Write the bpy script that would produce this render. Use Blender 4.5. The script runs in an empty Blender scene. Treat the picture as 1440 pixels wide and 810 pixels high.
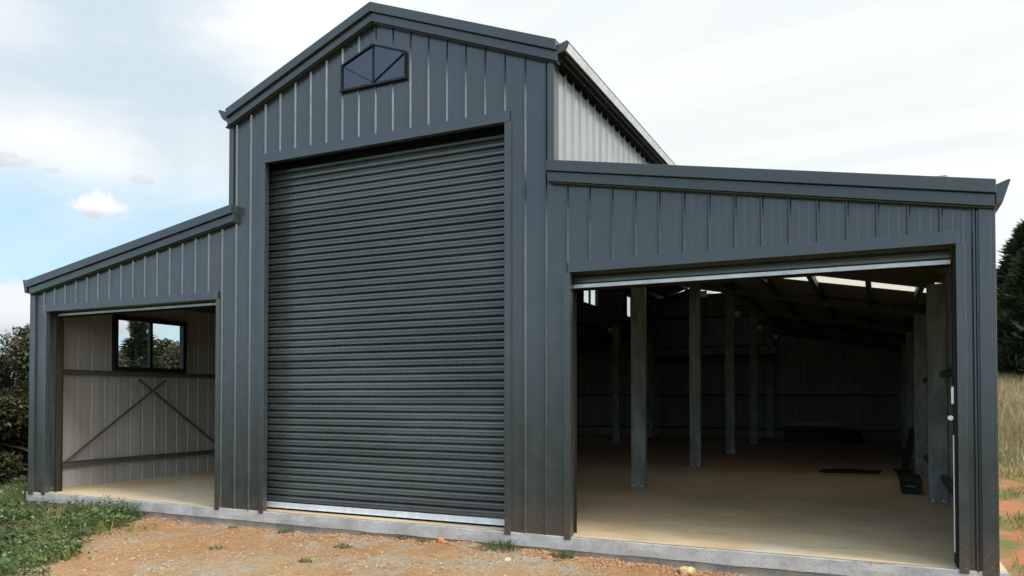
import bpy, math, random
from mathutils import Vector, noise
random.seed(7)
U = 0.2                     # one cladding rib pitch = 0.2 m; all lengths below are in rib pitches
C = bpy.context.scene.collection
R = math.radians
INT = math.floor

# ------------------------------------------------------------------ materials
class G:
    """tiny node-graph writer"""
    def __init__(s, tree): s.t = tree; s.n = tree.nodes; s.l = tree.links
    def node(s, typ, ins=None, **props):
        nd = s.n.new(typ)
        for k, v in props.items(): setattr(nd, k, v)
        for k, v in (ins or {}).items(): s.put(nd.inputs[k], v)
        return nd
    def put(s, sock, v):
        if isinstance(v, bpy.types.NodeSocket): s.l.new(v, sock)
        elif isinstance(v, (tuple, list)) and len(v) == 3 and sock.type == 'RGBA': sock.default_value = (*v, 1)
        else: sock.default_value = v
    def math(s, op, a, b=0.0, c=0.0, clamp=False):
        return s.node('ShaderNodeMath', {0: a, 1: b, 2: c}, operation=op, use_clamp=clamp).outputs[0]
    def vec(s, op, a, b=(0, 0, 0)):
        nd = s.node('ShaderNodeVectorMath', {0: a, 1: b}, operation=op)
        return nd.outputs['Value'] if op in ('DOT_PRODUCT', 'LENGTH') else nd.outputs[0]
    def noise(s, co, scale, detail=4.0, rough=0.55, dist=0.0, out='Fac'):
        return s.node('ShaderNodeTexNoise', {'Vector': co, 'Scale': scale, 'Detail': detail, 'Roughness': rough, 'Distortion': dist}).outputs[out]
    def ramp(s, v, a, b, lo=0.0, hi=1.0, smooth=True):
        return s.node('ShaderNodeMapRange', {0: v, 1: a, 2: b, 3: lo, 4: hi}, interpolation_type='SMOOTHSTEP' if smooth else 'LINEAR').outputs[0]
    def mix(s, f, a, b, blend='MIX'):
        nd = s.node('ShaderNodeMix', data_type='RGBA', blend_type=blend)
        s.put(nd.inputs[0], f); s.put(nd.inputs[6], a); s.put(nd.inputs[7], b)
        return nd.outputs[2]
    def mapping(s, co, scale=(1, 1, 1), loc=(0, 0, 0), rot=(0, 0, 0)):
        return s.node('ShaderNodeMapping', {'Vector': co, 'Scale': scale, 'Location': loc, 'Rotation': rot}).outputs[0]

def mat(name):
    m = bpy.data.materials.new(name); m.use_nodes = True
    g = G(m.node_tree); b = g.n['Principled BSDF']
    pos = g.node('ShaderNodeNewGeometry').outputs['Position']
    return m, g, b, pos

def bump(g, b, h, strength, dist=0.01):
    g.put(b.inputs['Normal'], g.node('ShaderNodeBump', {'Height': h, 'Strength': strength, 'Distance': dist}).outputs[0])

def painted(name, col, rough=0.42, var=0.25, spec=0.5, metal=0.0, streak=1.0, bmp=0.25):
    m, g, b, pos = mat(name)
    st = g.noise(g.mapping(pos, (14, 14, 0.7)), 1.0, 3)
    bl = g.noise(pos, 1.3, 4)
    f = g.math('ADD', g.math('MULTIPLY', st, 0.6 * streak), g.math('MULTIPLY', bl, 0.4))
    f = g.ramp(f, 0.3, 0.7)
    lo = tuple(c * (1 - var) for c in col); hi = tuple(c * (1 + var) for c in col)
    c = g.mix(f, lo, hi)
    if 'curtain' in name:      # uneven sheen painted into the colour, and faint scuffed bands across the slats
        bd = g.noise(g.mapping(pos, (0.25, 0.25, 2.6)), 1.0, 5, 0.6)
        c = g.mix(g.ramp(bd, .38, .62), tuple(v * .72 for v in col), tuple(v * 1.28 for v in col))
        sc_ = g.ramp(g.noise(g.mapping(pos, (1.5, 1.5, 18)), 1.0, 5, .7), .62, .74)
        c = g.mix(g.math('MULTIPLY', sc_, .35), c, (0.15, 0.14, 0.11))
    if bmp < .2:      # clay dust splashed on the lowest hand's breadth of the sheeting
        zz = g.node('ShaderNodeSeparateXYZ', {0: pos}).outputs[2]
        dz = g.ramp(g.math('ADD', zz, g.math('MULTIPLY', g.noise(g.mapping(pos, (9, 9, 3)), 1.0, 5, .7), .5)), 0.62, 0.18)
        c = g.mix(g.math('MULTIPLY', dz, g.ramp(g.noise(pos, 55, 4, .7), .45, .65, .15, .7)), c, (0.13, 0.085, 0.05))
    g.put(b.inputs['Base Color'], c)
    g.put(b.inputs['Roughness'], g.ramp(g.noise(pos, 6, 5), 0.3, 0.7, rough - 0.06, rough + 0.08))
    b.inputs['Specular IOR Level'].default_value = spec
    b.inputs['Metallic'].default_value = metal
    oil = g.noise(g.mapping(pos, (2.2, 2.2, 0.8)), 1.5, 2)
    if bmp: bump(g, b, oil, bmp, 0.01)
    return m

M = {}
M['paint'] = painted('painted_steel_cladding', (0.026, 0.033, 0.035), 0.22, 0.09, 0.8, 0, .5, .08)
M['trim'] = painted('painted_steel_flashing', (0.025, 0.032, 0.034), 0.22, 0.07, 0.8, 0, .5, .08)
M['barge'] = painted('painted_steel_barge', (0.024, 0.030, 0.031), 0.28, 0.08, 0.7, 0, .5, .08)
M['door'] = painted('painted_door_curtain', (0.056, 0.068, 0.064), 0.30, 0.10, 0.8)
M['inside'] = painted('sheet_reverse_coat', (0.24, 0.225, 0.20), 0.55, 0.16)
M['insidedark'] = painted('sheet_reverse_coat_dark', (0.27, 0.28, 0.235), 0.6, 0.2)
M['foil'] = painted('roof_underside', (0.17, 0.145, 0.105), 0.55, 0.3)
M['zinc'] = painted('zincalume_sheet', (0.24, 0.25, 0.255), 0.42, 0.1, metal=0.25)
M['rail'] = painted('galvanised_rail', (0.62, 0.64, 0.66), 0.4, 0.12, metal=0.3)
M['track'] = painted('door_track_steel', (0.022, 0.019, 0.013), 0.6, 0.3, spec=0.2)
M['frame'] = painted('black_window_frame', (0.008, 0.009, 0.010), 0.45, 0.2, 0.3)
M['darksteel'] = painted('dark_steel_section', (0.06, 0.062, 0.05), 0.5, 0.3, metal=0.1)
M['black'] = painted('black_rubber_and_shade', (0.006, 0.006, 0.006), 0.8, 0.3, 0.1)  # rubber door seals, and painted shade at the eave and door head
M['bolt'] = painted('zinc_bolt', (0.8, 0.8, 0.8), 0.3, 0.05, metal=0.5)
M['sheet'] = painted('dark_dusty_plastic', (0.022, 0.021, 0.019), 0.6, 0.4, 0.4)
M['timber'] = painted('pale_timber', (0.42, 0.36, 0.27), 0.7, 0.2)

m, g, b, pos = mat('galvanised_column')
sp = g.ramp(g.noise(g.mapping(pos, (9, 9, 2.5)), 1.0, 5, 0.65), 0.35, 0.68)
g.put(b.inputs['Base Color'], g.mix(sp, (0.155, 0.165, 0.14), (0.27, 0.30, 0.28)))
b.inputs['Roughness'].default_value = 0.48; b.inputs['Metallic'].default_value = 0.15
M['galv'] = m

# window glass: clear sheet with a fresnel reflection
m, g, b, pos = mat('window_glass')
fr = g.node('ShaderNodeFresnel', {'IOR': 1.55}).outputs[0]
ms = g.node('ShaderNodeMixShader')
g.put(ms.inputs[0], g.math('ADD', fr, 0.04, clamp=True))
g.l.new(g.node('ShaderNodeBsdfTransparent', {'Color': (0.9, 0.92, 0.92)}).outputs[0], ms.inputs[1])
g.l.new(g.node('ShaderNodeBsdfGlossy', {'Color': (1, 1, 1), 'Roughness': 0.03}).outputs[0], ms.inputs[2])
g.l.new(ms.outputs[0], g.n['Material Output'].inputs[0])
M['glass'] = m
m, g, b, pos = mat('tinted_gable_glass')
fr = g.node('ShaderNodeFresnel', {'IOR': 1.6}).outputs[0]
wv = g.noise(g.mapping(pos, (1.2, 1.2, 1.2)), 1.5, 3)
bn = g.node('ShaderNodeBump', {'Height': wv, 'Strength': 0.3, 'Distance': 0.03}).outputs[0]
ms = g.node('ShaderNodeMixShader')
g.put(ms.inputs[0], g.math('MULTIPLY', fr, 1.5))
g.l.new(g.node('ShaderNodeBsdfTransparent', {'Color': (0.55, 0.58, 0.62)}).outputs[0], ms.inputs[1])
g.l.new(g.node('ShaderNodeBsdfGlossy', {'Color': (0.85, 0.88, 1), 'Roughness': 0.06, 'Normal': bn}).outputs[0], ms.inputs[2])
g.l.new(ms.outputs[0], g.n['Material Output'].inputs[0])
M['glassdark'] = m

m, g, b, pos = mat('translucent_roof_sheet')
ms = g.node('ShaderNodeMixShader', {0: 0.42})
g.l.new(g.node('ShaderNodeBsdfDiffuse', {'Color': (0.75, 0.72, 0.62)}).outputs[0], ms.inputs[1])
g.l.new(g.node('ShaderNodeBsdfTranslucent', {'Color': (0.8, 0.76, 0.64)}).outputs[0], ms.inputs[2])
g.l.new(ms.outputs[0], g.n['Material Output'].inputs[0])
M['skylight'] = m

# floor dusted with clay
m, g, b, pos = mat('dusty_concrete_floor')
n1 = g.noise(pos, 0.9, 6, 0.6, 0.4); n2 = g.noise(g.mapping(pos, (1.5, 6, 1)), 1.6, 5, 0.65); n3 = g.noise(pos, 60, 3)
c = g.mix(g.ramp(n1, 0.35, 0.65), (0.54, 0.39, 0.215), (0.64, 0.49, 0.30))
c = g.mix(g.math('MULTIPLY', g.ramp(n2, 0.5, 0.72), 0.6), c, (0.34, 0.24, 0.14))
c = g.mix(g.math('MULTIPLY', g.ramp(g.noise(pos, 0.55, 3, 0.5, 1.0), 0.56, 0.66), 0.45), c, (0.52, 0.50, 0.47))
c = g.mix(g.math('MULTIPLY', n3, 0.2), c, (0.36, 0.29, 0.20))
spot = g.ramp(g.noise(g.mapping(pos, (2.2, 3.5, 1)), 1.0, 6, 0.75), 0.60, 0.72)
c = g.mix(g.math('MULTIPLY', spot, 0.75), c, (0.25, 0.155, 0.08))
grit = g.ramp(g.noise(pos, 110, 2), 0.62, 0.72)
c = g.mix(g.math('MULTIPLY', grit, 0.5), c, (0.20, 0.13, 0.08))
g.put(b.inputs['Base Color'], c)
g.put(b.inputs['Roughness'], g.ramp(n1, 0.3, 0.7, 0.5, 0.75))
bump(g, b, n3, 0.15, 0.003)
M['floor'] = m

m, g, b, pos = mat('slab_edge_concrete')
n1 = g.noise(pos, 3.0, 6, 0.65); n2 = g.noise(pos, 45, 4, 0.7); vz = g.noise(g.mapping(pos, (7, 7, 1.2)), 1, 4)
c = g.mix(g.ramp(n1, 0.35, 0.65), (0.30, 0.285, 0.27), (0.43, 0.415, 0.40))
c = g.mix(g.math('MULTIPLY', g.ramp(vz, 0.5, 0.7), 0.5), c, (0.40, 0.34, 0.26))
c = g.mix(g.ramp(n2, 0.55, 0.75), c, (0.17, 0.165, 0.16))
g.put(b.inputs['Base Color'], c); b.inputs['Roughness'].default_value = 0.88
bump(g, b, g.math('ADD', n2, n1), 0.5, 0.006)
M['slab'] = m
m, g, b, pos = mat('footing_concrete')
n1 = g.noise(pos, 4.0, 6, 0.65); n2 = g.noise(pos, 50, 4, 0.7)
c = g.mix(g.ramp(n1, 0.4, 0.62), (0.20, 0.185, 0.165), (0.31, 0.27, 0.215))
c = g.mix(g.ramp(n2, 0.5, 0.75), c, (0.13, 0.11, 0.09))
g.put(b.inputs['Base Color'], c); b.inputs['Roughness'].default_value = 0.9
bump(g, b, n2, 0.6, 0.01)
M['footing'] = m

def leafmat(name, a, bcol, c3, rough=0.5, trans=0.25):
    m, g, b, pos = mat(name)
    rnd = g.node('ShaderNodeNewGeometry').outputs['Random Per Island']
    big = g.ramp(g.noise(pos, 0.9, 3), 0.38, 0.62)
    c = g.mix(rnd, a, bcol)
    c = g.mix(g.math('MULTIPLY', big, 0.75), c, c3)
    c = g.mix(g.ramp(rnd, 0.9, 0.97), c, tuple(min(1, 1.7 * v) for v in bcol))
    df = b; g.put(b.inputs['Base Color'], c); b.inputs['Roughness'].default_value = rough
    b.inputs['Specular IOR Level'].default_value = 0.25
    tr = g.node('ShaderNodeBsdfTranslucent', {'Color': c})
    ms = g.node('ShaderNodeMixShader', {0: trans})
    g.l.new(df.outputs[0], ms.inputs[1]); g.l.new(tr.outputs[0], ms.inputs[2])
    g.l.new(ms.outputs[0], g.n['Material Output'].inputs[0])
    return m
M['scrub'] = leafmat('scrub_foliage', (0.030, 0.037, 0.016), (0.085, 0.085, 0.040), (0.052, 0.050, 0.026))
M['scrubpale'] = leafmat('pale_scrub_foliage', (0.06, 0.06, 0.03), (0.14, 0.13, 0.075), (0.07, 0.07, 0.035))
M['pine'] = leafmat('pine_foliage', (0.012, 0.026, 0.012), (0.035, 0.052, 0.020), (0.02, 0.035, 0.015))
M['conifer'] = leafmat('dark_conifer_foliage', (0.018, 0.028, 0.011), (0.050, 0.064, 0.026), (0.025, 0.034, 0.013), trans=0.1)
M['weed'] = leafmat('weed_leaves', (0.045, 0.09, 0.028), (0.15, 0.20, 0.075), (0.05, 0.075, 0.03), 0.45, 0.3)
M['grassgreen'] = leafmat('green_grass', (0.08, 0.12, 0.03), (0.22, 0.25, 0.09), (0.20, 0.19, 0.08), 0.5, 0.3)
M['drygrass'] = leafmat('dry_grass', (0.23, 0.175, 0.10), (0.40, 0.31, 0.18), (0.20, 0.16, 0.08), 0.6, 0.3)
M['bark'] = painted('tree_bark', (0.09, 0.07, 0.05), 0.8, 0.4)

# ground: clay pad, gravel, grass further off
m, g, b, pos = mat('clay_and_gravel_ground')
n1 = g.noise(pos, 0.62, 5, 0.6, 0.6); n2 = g.noise(pos, 1.7, 6, 0.65, 0.3)
fine = g.noise(pos, 70, 4, 0.8); mid = g.noise(pos, 14, 5, 0.7)
gv = g.node('ShaderNodeTexVoronoi', {'Vector': pos, 'Scale': 75.0})
c = g.mix(g.ramp(n1, 0.38, 0.6), (0.46, 0.295, 0.14), (0.44, 0.215, 0.085))
c = g.mix(g.ramp(n2, 0.47, 0.62), c, (0.42, 0.335, 0.235))
c = g.mix(g.math('MULTIPLY', g.ramp(g.noise(pos, 1.1, 5, 0.6, 1.0), 0.58, 0.68), 0.8), c, (0.40, 0.17, 0.065))
c = g.mix(g.ramp(mid, 0.50, 0.70), c, (0.27, 0.165, 0.09))
c = g.mix(g.math('MULTIPLY', g.ramp(fine, 0.48, 0.70), 0.4), c, (0.54, 0.44, 0.31))
c = g.mix(g.math('MULTIPLY', g.ramp(gv.outputs['Distance'], 0.25, 0.65), 0.4), c, (0.13, 0.085, 0.05))
sep = g.node('ShaderNodeSeparateXYZ', {0: pos})
X, Y = sep.outputs[0], sep.outputs[1]
red = g.mix(g.ramp(g.noise(pos, 1.6, 5, 0.65), 0.42, 0.58), (0.38, 0.165, 0.075), (0.14, 0.15, 0.05))
c = g.mix(g.ramp(X, 7.0, 7.3), c, red)
veg = g.mix(g.ramp(g.noise(pos, 1.1, 5), 0.4, 0.6), (0.09, 0.13, 0.04), (0.16, 0.15, 0.06))
wob = g.math('MULTIPLY', g.noise(pos, 0.5, 4), 1.4)
far = g.math('MAXIMUM', g.ramp(g.math('ADD', X, wob), -3.6, -4.3), g.math('MAXIMUM', g.ramp(g.math('ADD', Y, wob), 8.0, 10.5), g.ramp(g.math('ADD', Y, wob), -2.5, -3.7)))
c = g.mix(far, c, veg)
g.put(b.inputs['Base Color'], c); b.inputs['Roughness'].default_value = 0.95
b.inputs['Specular IOR Level'].default_value = 0.2
hh = g.math('ADD', g.math('MULTIPLY', mid, 1.0), g.math('ADD', g.math('MULTIPLY', fine, 0.5), g.math('MULTIPLY', gv.outputs['Distance'], 0.4)))
bump(g, b, hh, 0.9, 0.02)
M['ground'] = m

def stonemat(name, a, bb):
    m, g, b, pos = mat(name)
    rnd = g.node('ShaderNodeNewGeometry').outputs['Random Per Island']
    c = g.mix(rnd, a, bb); c = g.mix(g.math('MULTIPLY', g.noise(pos, 40, 4), 0.5), c, tuple(v * 0.5 for v in a))
    g.put(b.inputs['Base Color'], c); b.inputs['Roughness'].default_value = 0.9
    bump(g, b, g.noise(pos, 60, 4), 0.5, 0.005)
    return m
M['pebble'] = stonemat('gravel_stones', (0.26, 0.16, 0.08), (0.52, 0.43, 0.32))
M['clod'] = stonemat('red_clay_clods', (0.30, 0.12, 0.05), (0.46, 0.26, 0.13))
M['yellowrock'] = stonemat('yellow_rock', (0.55, 0.40, 0.16), (0.58, 0.44, 0.2))
M['redrock'] = stonemat('red_rock', (0.50, 0.17, 0.09), (0.55, 0.2, 0.1))
M['tanrock'] = stonemat('tan_rock', (0.62, 0.5, 0.33), (0.6, 0.5, 0.35))

# ------------------------------------------------------------------ mesh builder
class MB:
    def __init__(s): s.v = []; s.f = []; s.mi = []
    def poly(s, pts, mi=0):
        k = len(s.v); s.v.extend([tuple(p) for p in pts]); s.f.append(tuple(range(k, k + len(pts)))); s.mi.append(mi)
    def mesh(s, vs, fs, mi=0):
        k = len(s.v); s.v.extend([tuple(p) for p in vs]); s.f.extend([tuple(i + k for i in f) for f in fs]); s.mi.extend([mi] * len(fs))
    def box(s, x0, x1, y0, y1, z0, z1, mi=0):
        s.mesh([(x, y, z) for z in (z0, z1) for y in (y0, y1) for x in (x0, x1)],
               [(0, 2, 3, 1), (4, 5, 7, 6), (0, 1, 5, 4), (2, 6, 7, 3), (0, 4, 6, 2), (1, 3, 7, 5)], mi)
    def hexa(s, a, b, mi=0):
        """prism between polygons a and b (same count)"""
        n = len(a)
        s.mesh(list(a) + list(b), [tuple(range(n))[::-1], tuple(range(n, 2 * n))] + [(i, (i + 1) % n, n + (i + 1) % n, n + i) for i in range(n)], mi)
    def beam(s, p, q, w, h, up=(0, 0, 1), mi=0):
        p = Vector(p); q = Vector(q); d = (q - p).normalized(); up = Vector(up)
        sx = d.cross(up).normalized() * w / 2; sz = sx.cross(d).normalized() * h / 2
        a = [p - sx - sz, p + sx - sz, p + sx + sz, p - sx + sz]; b_ = [v + (q - p) for v in a]
        s.hexa(a, b_, mi)
    def tube(s, pts, rads, n=8, mi=0):
        rings = []
        for i, p in enumerate(pts):
            p = Vector(p); d = (Vector(pts[min(i + 1, len(pts) - 1)]) - Vector(pts[max(i - 1, 0)])).normalized()
            a = d.cross(Vector((0.3, 1, 0.1))).normalized(); b_ = d.cross(a)
            rings.append([p + (a * math.cos(t) + b_ * math.sin(t)) * rads[i] for t in [2 * math.pi * k / n for k in range(n)]])
        vs = [v for r in rings for v in r]; fs = []
        for i in range(len(pts) - 1):
            for k in range(n):
                fs.append((i * n + k, i * n + (k + 1) % n, (i + 1) * n + (k + 1) % n, (i + 1) * n + k))
        fs.append(tuple(range(n))[::-1]); fs.append(tuple((len(pts) - 1) * n + k for k in range(n)))
        s.mesh(vs, fs, mi)
    def build(s, name, mats, parent=None, base=(0, 0, 0), smooth=False, bevel=0):
        me = bpy.data.meshes.new(name)
        o = bpy.data.objects.new(name, me)
        # vertices are given in world units of the rib pitch; base is the world origin of the thing
        me.from_pydata([((x - base[0]) * U, (y - base[1]) * U, (z - base[2]) * U) for x, y, z in s.v], [], s.f)
        if not isinstance(mats, (list, tuple)): mats = [mats]
        for mm in mats: me.materials.append(mm)
        if len(mats) > 1:
            for p, i in zip(me.polygons, s.mi): p.material_index = i
        if smooth:
            for p in me.polygons: p.use_smooth = True
        me.validate(); me.update()
        C.objects.link(o)
        if parent is not None: o.parent = parent
        else: o.location = tuple(b * U for b in base)
        if bevel:
            bv = o.modifiers.new('bevel', 'BEVEL'); bv.width = bevel * U; bv.segments = 2; bv.limit_method = 'ANGLE'; bv.angle_limit = R(50)
        return o

def empty(name, base=(0, 0, 0)):
    o = bpy.data.objects.new(name, None); C.objects.link(o); o.location = tuple(b * U for b in base); o.empty_display_size = 0.1
    return o
def tag(o, label=None, cat=None, group=None, kind=None):
    if label: o['label'] = label
    if cat: o['category'] = cat
    if group: o['group'] = group
    if kind: o['kind'] = kind
    return o

def rib_points(a0, a1, ph=0.0):
    """(position, height) pairs of the sheet profile between a0 and a1"""
    pts = []
    for i in range(INT(a0 - ph) - 1, INT(a1 - ph) + 3):
        c = i + ph
        for da, h in ((-0.075, 0), (-0.025, 0.07), (0.025, 0.07), (0.075, 0), (0.29, 0), (0.315, 0.005), (0.355, 0.005), (0.38, 0), (0.62, 0), (0.645, 0.005), (0.685, 0.005), (0.71, 0)):
            pts.append((c + da, h))
    out = []
    def hat(a):
        for (p, h), (q, k) in zip(pts, pts[1:]):
            if p <= a <= q: return h + (k - h) * (a - p) / max(q - p, 1e-9)
        return 0
    out.append((a0, hat(a0)))
    out += [p for p in pts if a0 < p[0] < a1]
    out.append((a1, hat(a1)))
    return out

def clad(mb, a0, a1, lo, hi, place, ph=0.0, th=0.03, mo=0, mi=1, knots=(), lining=True, hs=1.0):
    lo_ = lo if callable(lo) else (lambda a: lo); hi_ = hi if callable(hi) else (lambda a: hi)
    pr = [(a, h * hs) for a, h in rib_points(a0, a1, ph)]
    for k in knots:
        if a0 < k < a1:
            for i in range(len(pr) - 1):
                if pr[i][0] < k < pr[i + 1][0]:
                    t = (k - pr[i][0]) / (pr[i + 1][0] - pr[i][0]); pr.insert(i + 1, (k, pr[i][1] + t * (pr[i + 1][1] - pr[i][1]))); break
    for (a, h), (b_, k) in zip(pr, pr[1:]):
        if hi_(a) - lo_(a) < 1e-4 and hi_(b_) - lo_(b_) < 1e-4: continue
        mb.poly([place(a, h, lo_(a)), place(b_, k, lo_(b_)), place(b_, k, hi_(b_)), place(a, h, hi_(a))], mo)
        if lining:
            mb.poly([place(a, h - th, lo_(a)), place(a, h - th, hi_(a)), place(b_, k - th, hi_(b_)), place(b_, k - th, lo_(b_))], mi)

# ------------------------------------------------------------------ barn dimensions (rib pitches)
XL, XR = -17.08, 34.5          # outer faces of the two skillions
TL, TR = -0.25, 18.25          # outer faces of the tall centre
CX = 9.0
D = 87.0                       # depth
LT = 15.45                     # skillion cladding top where it meets the tower
SL = 0.173
TE = 20.55                     # tower cladding height at its eaves
TS = 0.39
def zt(x): return TE + TS * (CX - TL - abs(x - CX)) + 0.0
def zlr(x): return LT - SL * (x - TR) + 0.0
def zll(x): return LT - SL * (TL - x)
GIRT = (1.45, 7.45, 12.6)

barn = empty('barn', (9, 43, 0))
tag(barn, 'large dark grey steel barn with tall gabled centre and two lower side wings', 'barn')
BO = (9, 43, 0)
def part(mb, name, mats, parent=None, smooth=False, bevel=0):
    p = parent if parent is not None else barn
    return mb.build(name, mats, p, BO, smooth, bevel)
# children share the barn's origin, so sub-parts sit at identity below their part

# slab and footing
mb = MB()
n = 150
xs = [XL - 0.35 + (XR + 0.75 - XL) * i / n for i in range(n + 1)]
def edge(x, k): return 0.035 * noise.noise(Vector((x * 0.6, k, 0))) + 0.015 * noise.noise(Vector((x * 3.1, k, 5)))
rows = [[(x, -0.06 + edge(x, 0), 0) for x in xs], [(x, -0.08 + edge(x, 1), -0.04) for x in xs], [(x, -0.08 + edge(x, 2), -0.3) for x in xs], [(x, -0.07 + edge(x, 3), -0.56 + edge(x, 7)) for x in xs]]
for r0, r1 in zip(rows, rows[1:]):
    for i in range(n): mb.poly([r0[i + 1], r0[i], r1[i], r1[i + 1]])
for i in range(n):     # arris strip in front of the cladding and floor sheet behind it
    mb.poly([rows[0][i], rows[0][i + 1], (xs[i + 1], 0.35, 0), (xs[i], 0.35, 0)])
mb.box(xs[0], xs[-1], 0.35, D + 0.3, -0.6, -0.005)
slab = part(mb, 'concrete_slab', M['slab'])
mb = MB(); mb.poly([(xs[0], 0.35, 0), (xs[-1], 0.35, 0), (xs[-1], D + 0.3, 0), (xs[0], D + 0.3, 0)])
for (a, b_) in ((2.15, 16.0), (XL + 1.5, TL - 1.15), (19.2, 33.4)):      # dusty thresholds in the door openings
    mb.poly([(a, -0.02, 0.02), (b_, -0.02, 0.02), (b_, 0.36, 0.02), (a, 0.36, 0.02)])
part(mb, 'floor_surface', M['floor'], slab)
mb = MB()
rows = [[(x, 0.0 + 0.5 * edge(x, 9), -0.5) for x in xs], [(x, 0.03 + 2 * edge(x, 10), -0.8) for x in xs], [(x, -0.02 + 3 * edge(x, 12), -1.3) for x in xs], [(x, 0, -4) for x in xs]]
for r0, r1 in zip(rows, rows[1:]):
    for i in range(n): mb.poly([r0[i + 1], r0[i], r1[i], r1[i + 1]])
mb.box(xs[0], xs[-1], 0.4, D + 0.25, -4, -0.62)
part(mb, 'footing', M['footing'], slab)

# front wall cladding
pf = lambda a, d, z: (a, -d, z)
OL = (-15.6, -1.32, 11.25); OB = (2.1, 16.05, 18.2); OR = (19.17, 33.45, 11.25)
fw = MB()
WA, WB, WZ, WS, WT = 7.02, 10.82, 21.15, 22.42, 23.15   # gable window outline
zw = lambda x: WS + (WT - WS) * (1 - abs(x - 8.92) / 1.9)
clad(fw, XL, OL[0], -0.05, zll, pf)
clad(fw, OL[0], TL, OL[2], zll, pf)
clad(fw, OL[1], TL, -0.05, OL[2], pf)
clad(fw, TL, OB[0], -0.05, zt, pf)
clad(fw, OB[0], WA, OB[2], zt, pf, knots=(CX,))
clad(fw, WA, WB, OB[2], WZ, pf)
clad(fw, WA, WB, zw, zt, pf, knots=(8.92, CX))
clad(fw, WB, OB[1], OB[2], zt, pf, knots=(CX,))
clad(fw, OB[1], TR, -0.05, zt, pf)
clad(fw, TR, OR[0], -0.05, zlr, pf)
clad(fw, OR[0], OR[1], OR[2], zlr, pf)
clad(fw, OR[1], XR, -0.05, zlr, pf)
for x in range(-17, 35):                                   # screw heads along the girt lines
    for z in (1.4, 7.6):
        xx = x + 0.17
        if xx < XL + .4 or xx > XR - .5: continue
        top = zt(xx) if TL < xx < TR else (zlr(xx) if xx > TR else zll(xx))
        if z > top - 0.4: continue
        if any(o[0] - .1 < xx < o[1] + .1 and z < o[2] + .5 for o in (OL, OB, OR)): continue
        if WA - .2 < xx < WB + .2 and WZ - .2 < z < WT + .2: continue
        fw.box(xx - .028, xx + .028, -0.035, 0.0, z - .028, z + .028)
front = part(fw, 'front_wall', [M['paint'], M['insidedark']])

def trim(name, boxes, mt='trim', parent=front, bev=0.015):
    mb = MB()
    for bx in boxes: mb.box(*bx)
    return part(mb, name, M[mt], parent, bevel=bev)
# header and jamb flashings around each opening; they return into the reveal
def opening(o, hdr=0.5, ex=0.22, jw=0.3):
    a, b_, z = o
    mb = MB(); mb.box(a - ex, b_ + ex, -0.125, 0.0, z, z + hdr); mb.box(a, b_, 0.0, 0.2, z, z + 0.06)
    part(mb, 'header_trim', M['trim'], front, bevel=0.012)
    for s_, x in ((-1, a), (1, b_)):
        mb = MB()
        x0, x1 = (x - jw, x) if s_ < 0 else (x, x + jw)
        mb.box(x0, x1, -0.12, 0.0, -0.12, z - 0.004)
        r0, r1 = (x - 0.06, x) if s_ < 0 else (x, x + 0.06)
        mb.box(r0, r1, 0.003, 0.2, 0.0, z - 0.004)
        part(mb, 'jamb_trim', M['trim'], front, bevel=0.012)
opening(OL, 0.42, 0.12); opening(OB, 0.5, 0.24); opening(OR, 0.45, 0.1)
for x0, x1, z1, sd in ((XL - 0.02, XL + 0.36, zll(XL), -1), (XR - 0.36, XR + 0.02, zlr(XR), 1)):
    mb = MB(); mb.box(x0, x1, -0.125, 0.01, -0.14, z1)
    o0, o1 = (XL - 0.13, XL) if sd < 0 else (XR, XR + 0.13)
    mb.box(o0 - (0.0 if sd < 0 else -0.022), o1 + (-0.022 if sd < 0 else 0), -0.122, 0.5, -0.13, z1)
    part(mb, 'corner_trim', M['trim'], front, bevel=0.012)
for x0, x1, zl, zh in ((TL - 0.18, TL + 0.12, zll(TL) + 0.5, zt(TL) + .1), (TR - 0.1, TR + 0.20, zlr(TR) + 0.5, zt(TR) + .1)):
    mb = MB(); mb.box(x0, x1, -0.125, 0.4, zl, zh)
    part(mb, 'corner_trim', M['trim'], front, bevel=0.012)

# barge boards : an upper cap and a set back strip below it
def barge(p, q, name='barge_board'):
    mb = MB()
    def pr(y0, y1, t, b_):
        a = [(p[0], y0, p[1] + t), (p[0], y1, p[1] + t), (p[0], y1, p[1] + b_), (p[0], y0, p[1] + b_)]
        c = [(q[0], y0, q[1] + t), (q[0], y1, q[1] + t), (q[0], y1, q[1] + b_), (q[0], y0, q[1] + b_)]
        mb.hexa(a, c)
    pr(-0.50, 0.12, 0.0, -0.47)
    pr(-0.36, 0.05, -0.475, -0.90)
    pr(-0.27, 0.02, -0.90, -0.955)
    return part(mb, name, M['barge'], bevel=0.02)
barge((TL - 0.1, 21.33), (CX, 25.03)); barge((CX, 25.03), (TR + 0.42, 21.25))
mb = MB(); mb.hexa([(CX - .35, -.515, 24.93), (CX - .35, .2, 24.93), (CX, .2, 25.08), (CX, -.515, 25.08)], [(CX - .35, -.515, 24.40), (CX - .35, .2, 24.40), (CX, .2, 24.55), (CX, -.515, 24.55)])
mb = MB()
barge((TR - 0.03, 16.12), (XR + 0.12, 13.27)); barge((XL + 0.12, 13.27), (TL + 0.35, 16.17))

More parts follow.
